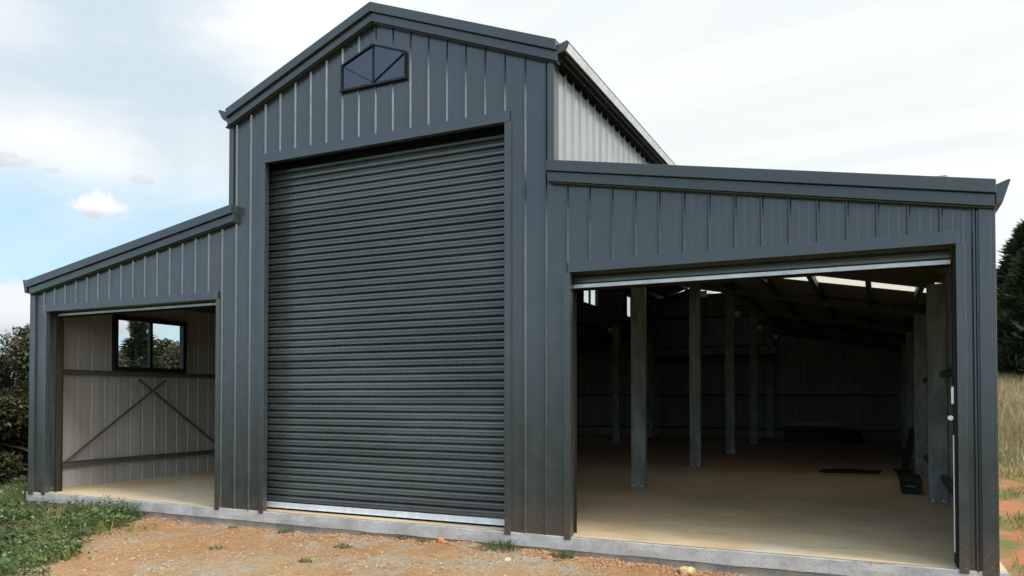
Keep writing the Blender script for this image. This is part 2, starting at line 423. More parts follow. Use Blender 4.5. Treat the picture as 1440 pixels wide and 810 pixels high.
# roofs (ribs run down the slope) with dark underside; skylight sheets are sub-parts
def roofpart(x0, x1, zf, name='roof', sky=()):
    mb = MB()
    pl = lambda a, d, u: (u, a, zf(u) + d)
    cuts = [-0.1]
    for s0, s1 in sky: cuts += [s0, s1]
    cuts.append(D + 0.3)
    for i in range(0, len(cuts), 2):
        clad(mb, cuts[i], cuts[i + 1], x0, x1, pl, ph=0.3)
    o = part(mb, name, [M['barge'], M['foil']])
    for s0, s1 in sky:
        mb = MB(); clad(mb, s0, s1, x0, x1, pl, ph=0.3, lining=False)
        part(mb, 'skylight_sheet', M['skylight'], o)
    return o
roofpart(TL - 0.5, CX, lambda x: 24.33 - 0.39 * (CX - x))
roofpart(CX, TR + 0.5, lambda x: 24.33 - 0.39 * (x - CX))
roofpart(XL - 0.3, TL - 0.02, lambda x: 15.60 - SL * (TL - x), sky=((67.3, 68.3),))
roofpart(TR + 0.02, XR + 0.3, lambda x: 15.60 - SL * (x - TR), sky=((21.8, 27.2),))
mb = MB(); mb.tube([(CX, 0.2, 24.4), (CX, D + .3, 24.4)], [.28, .28], 8); part(mb, 'ridge_cap', M['barge'])

# gutters
def gutter(prof, y0=-0.45, y1=D + 0.3, mt='barge', cap=True):
    mb = MB(); mb.hexa([(x, y0, z) for x, z in prof], [(x, y1, z) for x, z in prof])
    return part(mb, 'gutter', M[mt])
gutter([(XR + 0.13, 12.45), (XR + 0.3, 12.45), (XR + 0.54, 13.2), (XR + 0.50, 13.25), (XR + 0.13, 13.1)], y0=-0.42)
gutter([(XL - 0.2, 12.5), (XL - 0.2, 13.1), (XL - 0.55, 13.36), (XL - 0.6, 13.30), (XL - 0.4, 12.5)][::-1], y0=-0.3)
gutter([(TL - 0.12, 20.65), (TL - 0.12, 21.2), (TL - 0.75, 21.45), (TL - 0.8, 21.38), (TL - 0.5, 20.9)][::-1], y0=-0.3)
gr = gutter([(TR + 0.30, 20.62), (TR + 0.75, 20.74), (TR + 0.93, 21.12), (TR + 0.88, 21.16), (TR + 0.30, 21.0)], y0=-0.35)
mb = MB(); mb.hexa([(TR + .79, -0.25, 20.76), (TR + .82, -0.25, 20.76), (TR + .95, -0.25, 21.03), (TR + .92, -.25, 21.03)], [(TR + .79, D + .3, 20.76), (TR + .82, D + .3, 20.76), (TR + .95, D + .3, 21.03), (TR + .92, D + .3, 21.03)])
part(mb, 'gutter_face', M['rail'], gr)

# tower side walls above the skillions (clerestories)
def prj_right(x0): return lambda a, d, z: (x0 + d, a, z)
def prj_left(x0): return lambda a, d, z: (x0 - d, a, z)
mb = MB(); clad(mb, 0.02, D, 15.58, 20.74, prj_right(TR), ph=0.5, hs=1.7)
cr = part(mb, 'clerestory_wall', [M['zinc'], M['insidedark']])
mb = MB(); mb.box(TR + 0.0, TR + 0.75, -0.1, D + 0.1, 20.52, 20.60); part(mb, 'eave_shade', M['black'], cr)  # black sheet standing in for the shade under the eave
# ribbed black strip that paints in the eave shadow at the sheet tops
mb = MB(); clad(mb, 0.05, D, 20.40, 20.54, prj_right(TR + 0.03), ph=0.5); part(mb, 'eave_shade_strip', [M['black'], M['black']], cr)
CW = ((53.7, 59.1, 16.95, 20.1), (70.9, 76.3, 16.95, 20.1))
mb = MB()
y = 0.02
for a, b_, z0, z1 in CW:
    clad(mb, y, a, 15.4, 20.74, prj_left(TL)); clad(mb, a, b_, 15.4, z0, prj_left(TL)); clad(mb, a, b_, z1, 20.74, prj_left(TL)); y = b_
clad(mb, y, D, 15.4, 20.74, prj_left(TL))
part(mb, 'clerestory_wall', [M['paint'], M['insidedark']])

# sliding windows
def slider(axis_x, a, b_, z0, z1, fr=0.16, name='window'):
    """a two light window in a wall running along y at x = axis_x"""
    mb = MB(); x0, x1 = axis_x - 0.12, axis_x + 0.3
    mb.box(x0, x1, a - .05, b_ + .05, z0 - .05, z0 + fr); mb.box(x0, x1, a - .05, b_ + .05, z1 - fr, z1 + .05)
    mb.box(x0, x1, a - .05, a + fr, z0 + fr, z1 - fr); mb.box(x0, x1, b_ - fr, b_ + .05, z0 + fr, z1 - fr)
    w = part(mb, name, M['frame'], bevel=0.01)
    md = (a + b_) / 2
    mb = MB(); mb.box(axis_x - .02, axis_x + .2, md - .12, md + .12, z0 + fr, z1 - fr); part(mb, 'mullion', M['frame'], w)
    for p, q, dx in ((a + fr, md - .12, 0.03), (md + .12, b_ - fr, 0.12)):
        mb = MB(); mb.poly([(axis_x + dx, p, z0 + fr), (axis_x + dx, q, z0 + fr), (axis_x + dx, q, z1 - fr), (axis_x + dx, p, z1 - fr)])
        part(mb, 'pane', M['glass'], w)
    return w
for w in CW: slider(TL, *w)
LW = (5.55, 11.55, 7.85, 11.6)
slider(XL + 0.05, *LW, fr=0.24)

# side and back walls
mb = MB(); lw = prj_left(XL)
clad(mb, 0.02, LW[0], -0.05, zll(XL) + .1, lw, mi=1); clad(mb, LW[0], LW[1], -0.05, LW[2], lw); clad(mb, LW[0], LW[1], LW[3], zll(XL) + .1, lw)
clad(mb, LW[1], D, -0.05, zll(XL) + .1, lw)
part(mb, 'left_wall', [M['paint'], M['inside']])
mb = MB(); clad(mb, 0.02, D, -0.05, zlr(XR) + .1, prj_right(XR)); part(mb, 'right_wall', [M['paint'], M['insidedark']])
BWA, BWB, BZ, BS, BT = 6.2, 9.9, 21.6, 22.35, 23.2
BM = (BWA + BWB) / 2
bzw = lambda x: BS + (BT - BS) * (1 - abs(x - BM) / ((BWB - BWA) / 2))
bk = lambda a, d, z: (a, D + d, z)
mb = MB()
zlrb = lambda x: zlr(x) + .14
zllb = lambda x: zll(x) + .14
clad(mb, XL, TL, -0.05, zllb, bk); clad(mb, TL, BWA, -0.05, zt, bk, knots=(CX,)); clad(mb, BWA, BWB, -0.05, BZ, bk)
clad(mb, BWA, BWB, bzw, zt, bk, knots=(CX, BM)); clad(mb, BWB, TR, -0.05, zt, bk, knots=(CX,)); clad(mb, TR, XR, -0.05, zlrb, bk)
part(mb, 'back_wall', [M['paint'], M['insidedark']])

def gable_window(xa, xb, z0, zs, za, y, glass, out=-1):
    m_ = (xa + xb) / 2; mb = MB(); t = 0.055
    ring = [(xa, z0), (xb, z0), (xb, zs), (m_, za), (xa, zs)]
    cxw, czw = m_, (z0 + zs) / 2 + .1
    inner = [(cxw + (x - cxw) * (1 - t / 1.9), czw + (z - czw) * (1 - t / 0.85)) for x, z in ring]
    yo, yi = y + out * 0.16, y - out * 0.10
    for i in range(5):
        j = (i + 1) % 5
        mb.hexa([(ring[i][0], yo, ring[i][1]), (ring[j][0], yo, ring[j][1]), (inner[j][0], yo, inner[j][1]), (inner[i][0], yo, inner[i][1])],
                [(ring[i][0], yi, ring[i][1]), (ring[j][0], yi, ring[j][1]), (inner[j][0], yi, inner[j][1]), (inner[i][0], yi, inner[i][1])])
    w = part(mb, 'gable_window', M['frame'])
    yg = y + out * 0.10
    for e in ((m_, za - .08), (xa + .08, zs - .05), (xb - .08, zs - .05)):
        mb = MB(); mb.beam((m_, yg, z0 + .1), (e[0], yg, e[1]), 0.05, 0.06, up=(0, 1, 0)); part(mb, 'glazing_bar', M['frame'], w)
    mb = MB(); mb.poly([(x, yg + 0.03 * -out, z) for x, z in inner]); part(mb, 'pane', M[glass], w)
gable_window(WA, WB, WZ, WS, WT, 0.0, 'glassdark')
gable_window(BWA, BWB, BZ, BS, BT, D, 'glass', 1)
# sill flashing below the gable window
mb = MB(); mb.box(WA - .06, WB + .06, -0.2, 0, WZ - .08, WZ - .005); part(mb, 'window_sill', M['frame'], front, bevel=.01)

# ------------------------------------------------------------------ roller doors
def curtain(x0, x1, z0, z1, y, pitch=0.372):
    mb = MB(); prof = []
    k = 0; z = z0
    while z < z1 - 0.01:
        for t, d in ((0.0, 0.13), (0.07, 0.11), (0.13, 0.0), (0.20, -0.05), (0.44, -0.055), (0.50, -0.015), (0.56, -0.015), (0.62, -0.05), (0.82, -0.035), (0.92, 0.03)):
            prof.append((z + t * pitch, y + d))
        z += pitch
    nx = 24
    for (za, ya), (zb, yb) in zip(prof, prof[1:]):
        for i in range(nx):
            a = x0 + (x1 - x0) * i / nx; b_ = x0 + (x1 - x0) * (i + 1) / nx
            w = lambda x, zz: 0.02 * noise.noise(Vector((x * .35, zz * .22, 3))) + 0.006 * noise.noise(Vector((x * 1.3, zz * 2, 8)))
            mb.poly([(a, ya + w(a, za), za + w(a, za) * .6), (b_, ya + w(b_, za), za + w(b_, za) * .6), (b_, yb + w(b_, zb), zb + w(b_, zb) * .6), (a, yb + w(a, zb), zb + w(a, zb) * .6)])
    return mb
def roller(o, zbot, y, drum_z, rail_h, el=0.0, er=0.0, name='roller_door'):
    a, b_, z = o; a -= el; b_ += er
    mb = curtain(a + 0.12, b_ - 0.12, zbot + rail_h, z - 0.12 if zbot < 5 else z + 0.6, y)
    d = part(mb, name, M['door'], smooth=False)
    mb = MB(); mb.box(a + .1, b_ - .1, y - 0.14, y + 0.12, zbot, zbot + rail_h); mb.box(a + .1, b_ - .1, y - 0.2, y + .14, zbot - .0, zbot + 0.05)
    part(mb, 'bottom_rail', M['rail'], d, bevel=0.015)
    mb = MB(); mb.box(a + .12, b_ - .12, y - .06, y + .06, zbot - 0.1, zbot); part(mb, 'rubber_seal', M['black'], d)
    mb = MB(); mb.tube([(a + .1, y + 1.55, drum_z), (b_ - .1, y + 1.55, drum_z)], [1.35, 1.35], 28); part(mb, 'curtain_roll', M['door'], d, smooth=True)
    for x, s_ in ((a, 1), (b_, -1)):
        w_ = 0.14 if s_ > 0 else 0.07; gd = .5 if (o is OR and s_ < 0) else .2
        mb = MB(); x0, x1 = sorted((x + s_ * 0.01, x + s_ * w_)); mb.box(x0, x1, y - gd - .04, y - gd, 0.02, z - 0.01)
        mb.box(x0, x1, y + 0.17, y + 0.2, 0.02, z - 0.4); x0, x1 = sorted((x + s_ * 0.01, x + s_ * 0.04)); mb.box(x0, x1, y - gd, y + 0.17, 0.02, z - 0.01)
        part(mb, 'guide_track', M['track'], d)
    return d
big = roller(OB, 0.10, 0.95, 20.4, 0.27, 0.75, 0.7)
mb = MB(); mb.box(OB[0] - .7, OB[1] + .7, .88, 1.05, OB[2] - .14, OB[2] + .4); part(mb, 'head_shade', M['black'], big)  # black strip painting in the shadow gap above the curtain
dl = roller(OL, 11.04, 0.75, 12.9, 0.14)
dr = roller(OR, 10.66, 0.75, 12.9, 0.17, 0.25, 0.0)
mb = MB(); mb.box(33.34, 33.375, .40, .46, 0.5, 4.6); mb.box(33.30, 33.375, .36, .48, 5.7, 6.3); part(mb, 'lock_bar', M['bolt'], dr)
mb = MB(); mb.tube([(33.28, 0.4, 5.2), (33.28, .8, 5.2)], [.09, .09], 10); part(mb, 'lock_knob', M['bolt'], dr)

# ------------------------------------------------------------------ frame: columns, rafters, purlins, girts
BAYS = [0.9 + 17.25 * i for i in range(6)]; BAYS[0] = 0.75; BAYS[5] = 86.4
LB = [.9, 16.6, 33.0, 49.3, 65.4, 82.0]
def csection(mb, x, y, z0, z1, w=0.95, d=0.42, t=0.05, face=-1, mi=0):
    """C channel standing up, web towards -y"""
    mb.box(x - w / 2, x + w / 2, y - d / 2, y - d / 2 + t, z0, z1, mi)
    mb.box(x - w / 2, x - w / 2 + t, y - d / 2 + t, y + d / 2, z0, z1, mi)
    mb.box(x + w / 2 - t, x + w / 2, y - d / 2 + t, y + d / 2, z0, z1, mi)
def column(x, y, z1, side):
    mb = MB(); csection(mb, x, y, 0.005, z1, 0.92)
    c = part(mb, 'column', M['galv'])
    for dx in (-0.26, 0.26):
        mb = MB(); mb.tube([(x + dx, y - .29, .2), (x + dx, y - .2, .2)], [.055, .055], 6)
        part(mb, 'base_bolt', M['bolt'], c)
    if side:
        mb = MB(); mb.box(x + side * .5, x + side * 1.05, y - .24, y - .19, z1 - 1.3 if side == 99 else 14.45, 15.0); part(mb, 'gusset_plate', M['rail'], c)
for i, y in enumerate(BAYS):
    if i > 0: column(16.9, y, zt(16.9) - .6, 1)
    if i > 0: column(0.3, LB[i], zt(0.3) - .6, -1)
    column(33.95, y, zlr(33.95) - .5, 0); column(XL + .75, LB[i], zll(XL + .75) - .5, 0)
    if i == 0:
        column(17.4, y, zt(17.4) - .6, 0); column(-.4 + .9, y, zt(.5) - .6, 0)
for y, yl in zip(BAYS, LB):
    for p, q in (((0.3, yl, zt(.3) - .9), (CX, y, zt(CX) - 1.0)), ((CX, y, zt(CX) - 1.0), (16.9, y, zt(16.9) - .9)),
                 ((17.3, y, zlr(17.3) - .15), (33.9, y, zlr(33.9) - .45)), ((XL + .7, yl, zll(XL + .7) - .4), (0.0, yl, zll(0) - .4))):
        mb = MB(); mb.beam(p, q, 0.3, 0.6); part(mb, 'rafter', M['darksteel'])
    if 1 < y:
        for p, q in (((16.6, y, 17.2), (13.6, y, zt(13.6) - 1.4)),):
            mb = MB(); mb.beam(p, q, 0.2, 0.5); part(mb, 'knee_brace', M['darksteel'])
for x, zf in [(x, zlr) for x in (20.2, 23.7, 27.1, 30.5, 33.4)] + [(x, zll) for x in (-2.2, -5.7, -9.1, -12.5, -15.6)] + [(x, zt) for x in (1.2, 4.8, 8.0, 10.0, 13.2, 16.8)]:
    mb = MB(); z = zf(x) + (0.13 if zf is not zt else 0.2); mb.box(x - .16, x + .16, 0.3, D - .3, z - .5, z + .0)
    part(mb, 'purlin', M['darksteel'])
def girt(p, q, mt='darksteel'):
    mb = MB(); p = Vector(p); q = Vector(q)
    mb.beam(p, q, 0.30, 0.06); mb.beam(p + Vector((0, 0, -.25)), q + Vector((0, 0, -.25)), 0.3, 0.05)
    d = (q - p).normalized(); sidev = d.cross(Vector((0, 0, 1))) * 0.14
    mb.beam(p + sidev + Vector((0, 0, -.03)), q + sidev + Vector((0, 0, -.03)), 0.04, 0.05) ; mb.beam(p + sidev + Vector((0, 0, -.125)), q + sidev + Vector((0, 0, -.125)), 0.04, 0.2)
    return part(mb, 'girt', M[mt])
for z in (7.72, 1.72): girt((XL + .28, 0.9, z), (XL + .28, D - .4, z))
girt((XR - .28, D - .4, 7.3), (XR - .28, 0.9, 7.3)); girt((XR - .28, D - .4, 1.6), (XR - .28, .9, 1.6))
for z in (1.45, 6.4): girt((XL + .4, D - .3, z), (XR - .4, D - .3, z))
for z in (13.6, 18.2): girt((TL + .4, D - .3, z), (TR - .4, D - .3, z))
mb = MB(); mb.box(TL + .5, TR - .5, D - .9, D - .5, 11.2, 12.4); part(mb, 'lintel_beam', M['darksteel'])
mb = MB(); mb.box(XL + 3, TR - .3, D - 2.2, D - 2.05, 12.3, 13.3); part(mb, 'loft_board', M['galv'])
mb = MB(); mb.box(TL + .1, TL + .5, 0.5, D - .4, 15.6, 16.4); part(mb, 'eave_beam', M['darksteel'])
mb = MB(); mb.box(TR - .6, TR - .2, 0.5, D - .4, 16.3, 17.1); part(mb, 'eave_beam', M['darksteel'])
# cross bracing straps on the left wall
for p, q in (((XL + .52, 1.9, 1.75), (XL + .52, 9.6, 7.2)), ((XL + .56, 7.3, 7.2), (XL + .56, 15.2, 1.7))):
    mb = MB(); mb.beam(p, q, 0.03, 0.16, up=(0, 0, 1)); part(mb, 'brace_strap', M['darksteel'])

# ------------------------------------------------------------------ loose things in the barn
bundle = empty('steel_stack', (23, 78, 0)); tag(bundle, 'dark stack of steel sections lying on the floor against the back wall', 'steel stack')
for k in range(9):
    mb = MB(); r, c_ = divmod(k, 3); mb.beam((19.6 + .15 * (k % 2), 77.2 + c_ * .9, .35 + r * .72), (26.6 - .2 * (k % 3), 77.0 + c_ * .9, .35 + r * .72), .75, .62)
    mb.build('steel_section', M['sheet'], bundle, (23, 78, 0), bevel=.03)
mb = MB(); mb.box(20.6, 27.0, 77.3, 78.5, 2.16, 2.42); mb.box(20.9, 26.9, 77.45, 78.4, 2.43, 2.6)
tag(mb.build('timber_plank', M['timber'], None, (23.5, 78, 2.16), bevel=.02), 'pale timber planks lying on top of the dark steel stack at the back', 'plank')
def blob(name, base, size, mt, seed, sub=3, rough=.25):
    import bmesh
    bm = bmesh.new(); bmesh.ops.create_icosphere(bm, subdivisions=sub, radius=1)
    for v in bm.verts:
        n_ = 1 + rough * noise.noise(v.co * 1.3 + Vector((seed, seed * 2, 0))) + rough * .5 * noise.noise(v.co * 3.1 + Vector((seed, 0, 4)))
        v.co = Vector((v.co.x * size[0] * n_, v.co.y * size[1] * n_, max(v.co.z, -0.55) * size[2] * n_ + size[2] * .5)) * U
    me = bpy.data.meshes.new(name); bm.to_mesh(me); bm.free()
    for p in me.polygons: p.use_smooth = True
    me.materials.append(mt); o = bpy.data.objects.new(name, me); C.objects.link(o); o.location = tuple(b * U for b in base)
    return o
tag(blob('plastic_sheet_heap', (28.1, 78.0, 0), (1.4, .9, 1.0), M['sheet'], 3, 4, .5), 'crumpled black plastic heap beside the steel stack at the back wall', 'plastic heap')
box = empty('storage_box', (32.8, 24.3, 0)); tag(box, 'low black storage box on the floor behind the nearest galvanised column at right', 'storage box')
mb = MB(); mb.hexa([(32.25, 22.4, .02), (33.3, 22.4, .02), (33.3, 26.2, .02), (32.25, 26.2, .02)], [(32.18, 22.3, .72), (33.35, 22.3, .72), (33.35, 26.3, .72), (32.18, 26.3, .72)]); mb.build('box_body', M['sheet'], box, (32.8, 24.3, 0), bevel=.04)
mb = MB(); mb.box(32.12, 33.4, 22.22, 26.38, .73, .86); mb.build('lid', M['sheet'], box, (32.8, 24.3, 0), bevel=.04)
mb = MB(); mb.tube([(32.5, 22.24, .5), (32.52, 22.1, .5), (33.02, 22.1, .5), (33.04, 22.24, .5)], [.035] * 4, 6); mb.build('handle', M['galv'], box, (32.8, 24.3, 0))
mb = MB(); mb.beam((32.9, 35.5, .04), (32.6, 40, .04), 1.1, .08); mb.beam((32.8, 38, .0), (33.5, 38.4, 3.4), .9, .1)
tag(mb.build('leaning_board', M['sheet'], None, (33, 38, 0), bevel=.02), 'dark board leaning on the right wall between two columns', 'board')
mb = MB()
pts = [(26.6, 34.6), (27.4, 34.2), (31.0, 35.2), (31.2, 37.6), (29, 38.3), (26.9, 37.4)]
mb.hexa([(x, y, .02) for x, y in pts], [(x, y, .07) for x, y in pts])
tag(mb.build('floor_mat', M['sheet'], None, (29, 36, 0)), 'black mat lying flat on the concrete floor inside the right opening', 'mat')

# ------------------------------------------------------------------ terrain
def sm(t): t = max(0, min(1, t)); return t * t * (3 - 2 * t)
def ground_z(x, y, fine=True):
    # along the slab edge the soil line wanders as in the photograph
    ks = [(-40, -1.3), (-17, -1.0), (-6, -.98), (3, -.98), (8, -.80), (12, -.72), (18, -.72), (21, -.86), (27, -.96), (36, -1.15), (60, -1.3)]
    z = ks[0][1]
    for (a, za), (b_, zb) in zip(ks, ks[1:]):
        if a <= x <= b_: z = za + (zb - za) * sm((x - a) / (b_ - a)); break
        if x > b_: z = zb
    if y < 0: z -= 0.9 * sm(-y / 32) + 0.12 * sm(-y / 3)
    z += 0.10 * math.exp(-((y + 0.1) / .5) ** 2) * (0.4 + noise.noise(Vector((x * .8, 0, 2))))
    lf = max(0, -17.5 - x)
    z -= min(11.0, 0.16 * lf * sm(lf / 14)) * (0.6 + 0.4 * sm((y + 60) / 60))
    if x > 34: z += sm((x - 34) / 4) * 0.085 * max(0, min(y, 260) - 28)
    if y > 95: z += 0.045 * (min(y, 700) - 95) * sm((34 - x) / -20 + 1) * (1 if x < 34 else 0)
    if fine and -26 < x < 70 and -40 < y < 60:
        z += 0.10 * noise.noise(Vector((x * .25, y * .25, 0))) + 0.07 * noise.noise(Vector((x * .9, y * .9, 3))) + 0.035 * noise.noise(Vector((x * 2.6, y * 2.6, 7))) + 0.02 * noise.noise(Vector((x * 6, y * 6, 1)))
    d = math.hypot(x, y)
    if d > 400: z += 18 * noise.noise(Vector((x * .0012, y * .0012, 5))) * sm((d - 400) / 1500)
    return z
def axis(segs):
    out = []
    for a, b_, st in segs:
        k = max(1, round((b_ - a) / st)); out += [a + (b_ - a) * i / k for i in range(k)]
    out.append(segs[-1][1]); return out
gx = axis([(-30000, -5000, 5000), (-5000, -1000, 800), (-1000, -200, 80), (-200, -60, 10), (-60, -20, 2), (-20, 27, .17), (27, 40, .4), (40, 90, 2), (90, 250, 12), (250, 1000, 100), (1000, 5000, 800), (5000, 30000, 5000)])
gy = axis([(-30000, -5000, 5000), (-5000, -1000, 800), (-1000, -200, 80), (-200, -60, 10), (-60, -14, 2), (-14, .4, .17), (.4, 12, .5), (12, 120, 3), (120, 300, 12), (300, 1000, 100), (1000, 5000, 800), (5000, 30000, 5000)])
mb = MB()
for j, y in enumerate(gy):
    for x in gx:
        z = ground_z(x, y)
        if XL + 1 < x < XR - 1 and 1 < y < D - 1: z = min(z, -1.5)
        mb.v.append((x, y, z))
nx = len(gx)
for j in range(len(gy) - 1):
    for i in range(nx - 1):
        mb.f.append((j * nx + i, j * nx + i + 1, (j + 1) * nx + i + 1, (j + 1) * nx + i)); mb.mi.append(0)
gnd = mb.build('ground', M['ground'], None, (0, 0, 0), smooth=True); tag(gnd, kind='structure')

# gravel and clods
def pebbles(name, spots, mt, label):
    mb = MB()
    for x, y, r in spots:
        z = ground_z(x, y) + r * .15
        ax = r * random.uniform(.7, 1.3); ay = r * random.uniform(.7, 1.3); az = r * random.uniform(.45, .8); t = random.random() * 6.3
        vs = []
        for k in range(5):
            an = t + k * 1.257 + random.uniform(-.25, .25); q = random.uniform(.8, 1.15); vs.append((x + math.cos(an) * ax * q, y + math.sin(an) * ay * q, z + random.uniform(-.2, .2) * az))
        vs.append((x + random.uniform(-.2, .2) * r, y + random.uniform(-.2, .2) * r, z + az)); vs.append((x, y, z - az))
        mb.mesh(vs, [(k, (k + 1) % 5, 5) for k in range(5)] + [((k + 1) % 5, k, 6) for k in range(5)])
    o = mb.build(name, mt, None, (0, 0, 0)); tag(o, label, 'gravel', kind='stuff'); return o
sp = []
while len(sp) < 13000:
    x = random.uniform(-9, 27); y = -random.random() ** 1.3 * 13 - .12
    if noise.noise(Vector((x * .35, y * .35, 11))) + .35 < random.random() * .9: continue
    sp.append((x, y, .016 + .06 * random.random() ** 5))
pebbles('gravel', sp, M['pebble'], 'pale fine gravel scattered over the clay in front of the barn')
sp = []
for k in range(3500):
    x = random.uniform(-6, 30); 
    if random.random() > (1 if x > 17 else .35): continue
    y = -.12 - abs(random.gauss(0, .45)); sp.append((x, y, .03 + .10 * random.random() ** 3))
o = pebbles('clay_clods', sp, M['clod'], 'crumbled red clay lying along the foot of the concrete slab'); o['category'] = 'clay clods'
for (x, y, s_, mk, lb) in ((24.2, -.55, .30, 'yellowrock', 'small yellow rock at the foot of the slab below the right opening'), (12.9, -.25, .2, 'redrock', 'small red rock against the slab below the big closed door'), (17.1, -2.0, .15, 'tanrock', 'tiny pale stone on the clay in front of the dark right pillar')):
    o = blob('rock', (x, y, ground_z(x, y)), (s_, s_ * .8, s_ * .75), M[mk], x, 2, .5); tag(o, lb, 'rock')
    for p in o.data.polygons: p.use_smooth = False

# ------------------------------------------------------------------ plants
def leaf(mb, p, s_, asp=.5, tilt=None):
    """one folded lozenge leaf"""
    a = random.random() * 6.283; e = random.uniform(-.3, .9) if tilt is None else tilt
    d = Vector((math.cos(a) * math.cos(e), math.sin(a) * math.cos(e), math.sin(e)))
    r = d.cross(Vector((random.uniform(-.5, .5), random.uniform(-.5, .5), 1))).normalized()
    p = Vector(p)
    mb.mesh([p, p + d * s_ * .45 + r * s_ * asp * .5, p + d * s_, p + d * s_ * .45 - r * s_ * asp * .5], [(0, 1, 2, 3)])
def blade(mb, p, h, w, lean):
    a = random.random() * 6.283; d = Vector((math.cos(a), math.sin(a), 0)); r = Vector((-d.y, d.x, 0)) * w / 2
    a2 = random.random() * 6.283; r = Vector((math.cos(a2), math.sin(a2), 0)) * w / 2
    p = Vector(p); m_ = p + Vector((0, 0, h * .55)) + d * lean * h * .35; t = p + Vector((0, 0, h * (1 - .25 * lean))) + d * lean * h
    mb.mesh([p - r, p + r, m_ + r * .8, m_ - r * .8, t], [(0, 1, 2, 3), (3, 2, 4)])

# the weed patch at lower left: footprint found on the ground plane
poly = [(-60, 14), (-17.6, 7), (-17.6, -.15), (-6.9, -.2), (-5.4, -1.1), (-5.9, -2.8), (-4.8, -4.6), (-2.9, -6.6), (-.3, -9.0), (1.4, -11.2), (1.8, -16), (-60, -16)]
def inside(x, y, P):
    c_ = False
    for i in range(len(P)):
        (x1, y1), (x2, y2) = P[i], P[i - 1]
        if (y1 > y) != (y2 > y) and x < (x2 - x1) * (y - y1) / (y2 - y1) + x1: c_ = not c_
    return c_
mb = MB(); mg = MB(); k = 0
while k < 62000:
    u_ = random.random(); x = 2.5 - u_ ** .9 * 34; y = random.uniform(-13, 9)
    jx = x + 1.5 * noise.noise(Vector((x * .7, y * .7, 4))); jy = y + 1.2 * noise.noise(Vector((x * .7, y * .7, 9)))
    if y > -.15 and x > XL - .5: continue
    if not inside(jx, min(jy, 6), poly) and not (random.random() < .035 and inside(jx - 1.8, min(jy, 6), poly)): continue
    if (x + 10.5) ** 2 / 5 + (y + 2.0) ** 2 / .8 < 1: continue          # bare clay gap in the patch
    dn = noise.noise(Vector((x * .45, y * .45, 20)))
    if dn < -.35: continue
    H = (0.45 + 0.9 * max(0, dn + .25)) * (1.0 if x > -17 else 1.6)
    z0 = ground_z(x, y); h = H * random.random() ** .6
    if noise.noise(Vector((x * .3, y * .3, 33))) > .1 or y > -2.2 and x < -8:
        blade(mg, (x, y, z0 - .05), H * random.uniform(.6, 1.2), .035, random.uniform(.2, .9)); blade(mg, (x + .1, y, z0 - .05), H * random.uniform(.5, 1.0), .035, random.uniform(.2, .9)); k += 1
        if random.random() < .5: continue
    leaf(mb, (x, y, z0 + h), random.uniform(.10, .26) * (1.45 if noise.noise(Vector((x * .6, y * .6, 50))) > .12 else 1), random.uniform(.45, .8)); k += 1
    if random.random() < .5: leaf(mb, (x + .1, y + .05, z0 + h * .8), random.uniform(.1, .2), .6)
for sx, sy in ((-7.4, -.9), (-8.6, -1.2), (-6.6, -.8), (-12, -.8), (-9.6, -.9)):          # taller sprigs by the slab
    for s_ in range(7):
        hx = sx + random.uniform(-.5, .5); hy = sy + random.uniform(-.3, .3); z0 = ground_z(hx, hy); hh_ = random.uniform(.7, 1.5)
        mb.tube([(hx, hy, z0), (hx + .1, hy, z0 + hh_ * .6), (hx + random.uniform(-.2, .3), hy, z0 + hh_)], [.015, .012, .006], 4)
        for q in range(12): leaf(mb, (hx + random.uniform(-.1, .2), hy + random.uniform(-.1, .1), z0 + hh_ * random.random()), .16, .5)
tag(mb.build('weed_patch', M['weed'], None, (-8, -3, -1)), 'broad leafy green weeds spreading over the ground at lower left', 'weeds', kind='stuff')
tag(mg.build('grass_patch', M['grassgreen'], None, (-12, -2, -1)), 'fine green grass growing among the weeds by the left corner', 'grass', kind='stuff')

TUFTS = [(16.0, -.55, .95, 90, 'largest dark green weed tuft at the slab under the right pillar'),
         (18.95, -.5, .6, 60, 'round green weed tuft at the slab just left of the right opening'),
         (3.9, -.35, .5, 40, 'green weed tuft at the slab below the left end of the big door'),
         (3.2, -4.2, .42, 26, 'flat dark weed tuft on the clay left of the big door'),
         (9.0, -2.3, .45, 34, 'small dark weed tuft on bare clay in front of the big door'),
         (9.4, -5.3, .36, 22, 'small weed at the bottom edge of the clay before the big door'),
         (10.8, -.3, .40, 24, 'sparse weed against the slab under the middle of the big door'),
         (11.9, -.25, .40, 24, 'sparse weed just left of the small red rock by the slab'),
         (0.2, -.3, .34, 18, 'tiny weed at the slab under the left pillar')]
for x, y, s_, n_, lb in TUFTS:
    mb = MB(); z0 = ground_z(x, y)
    for k in range(n_ * 3):
        a = random.random() * 6.283; r = s_ * random.random() ** .6; 
        px, py = x + math.cos(a) * r, min(y + math.sin(a) * r * .6, -.12)
        if k % 3 == 0: blade(mb, (px, py, z0 - .04), s_ * random.uniform(.3, .75), .03, random.uniform(.3, 1.1))
        else: leaf(mb, (px, py, z0 + .38 * s_ * random.random() * (1.2 - r / s_)), random.uniform(.08, .17), .45)
    tag(mb.build('weed_tuft', M['weed'], None, (x, y, z0)), lb, 'weed', 'weed tufts along the slab and on the clay')

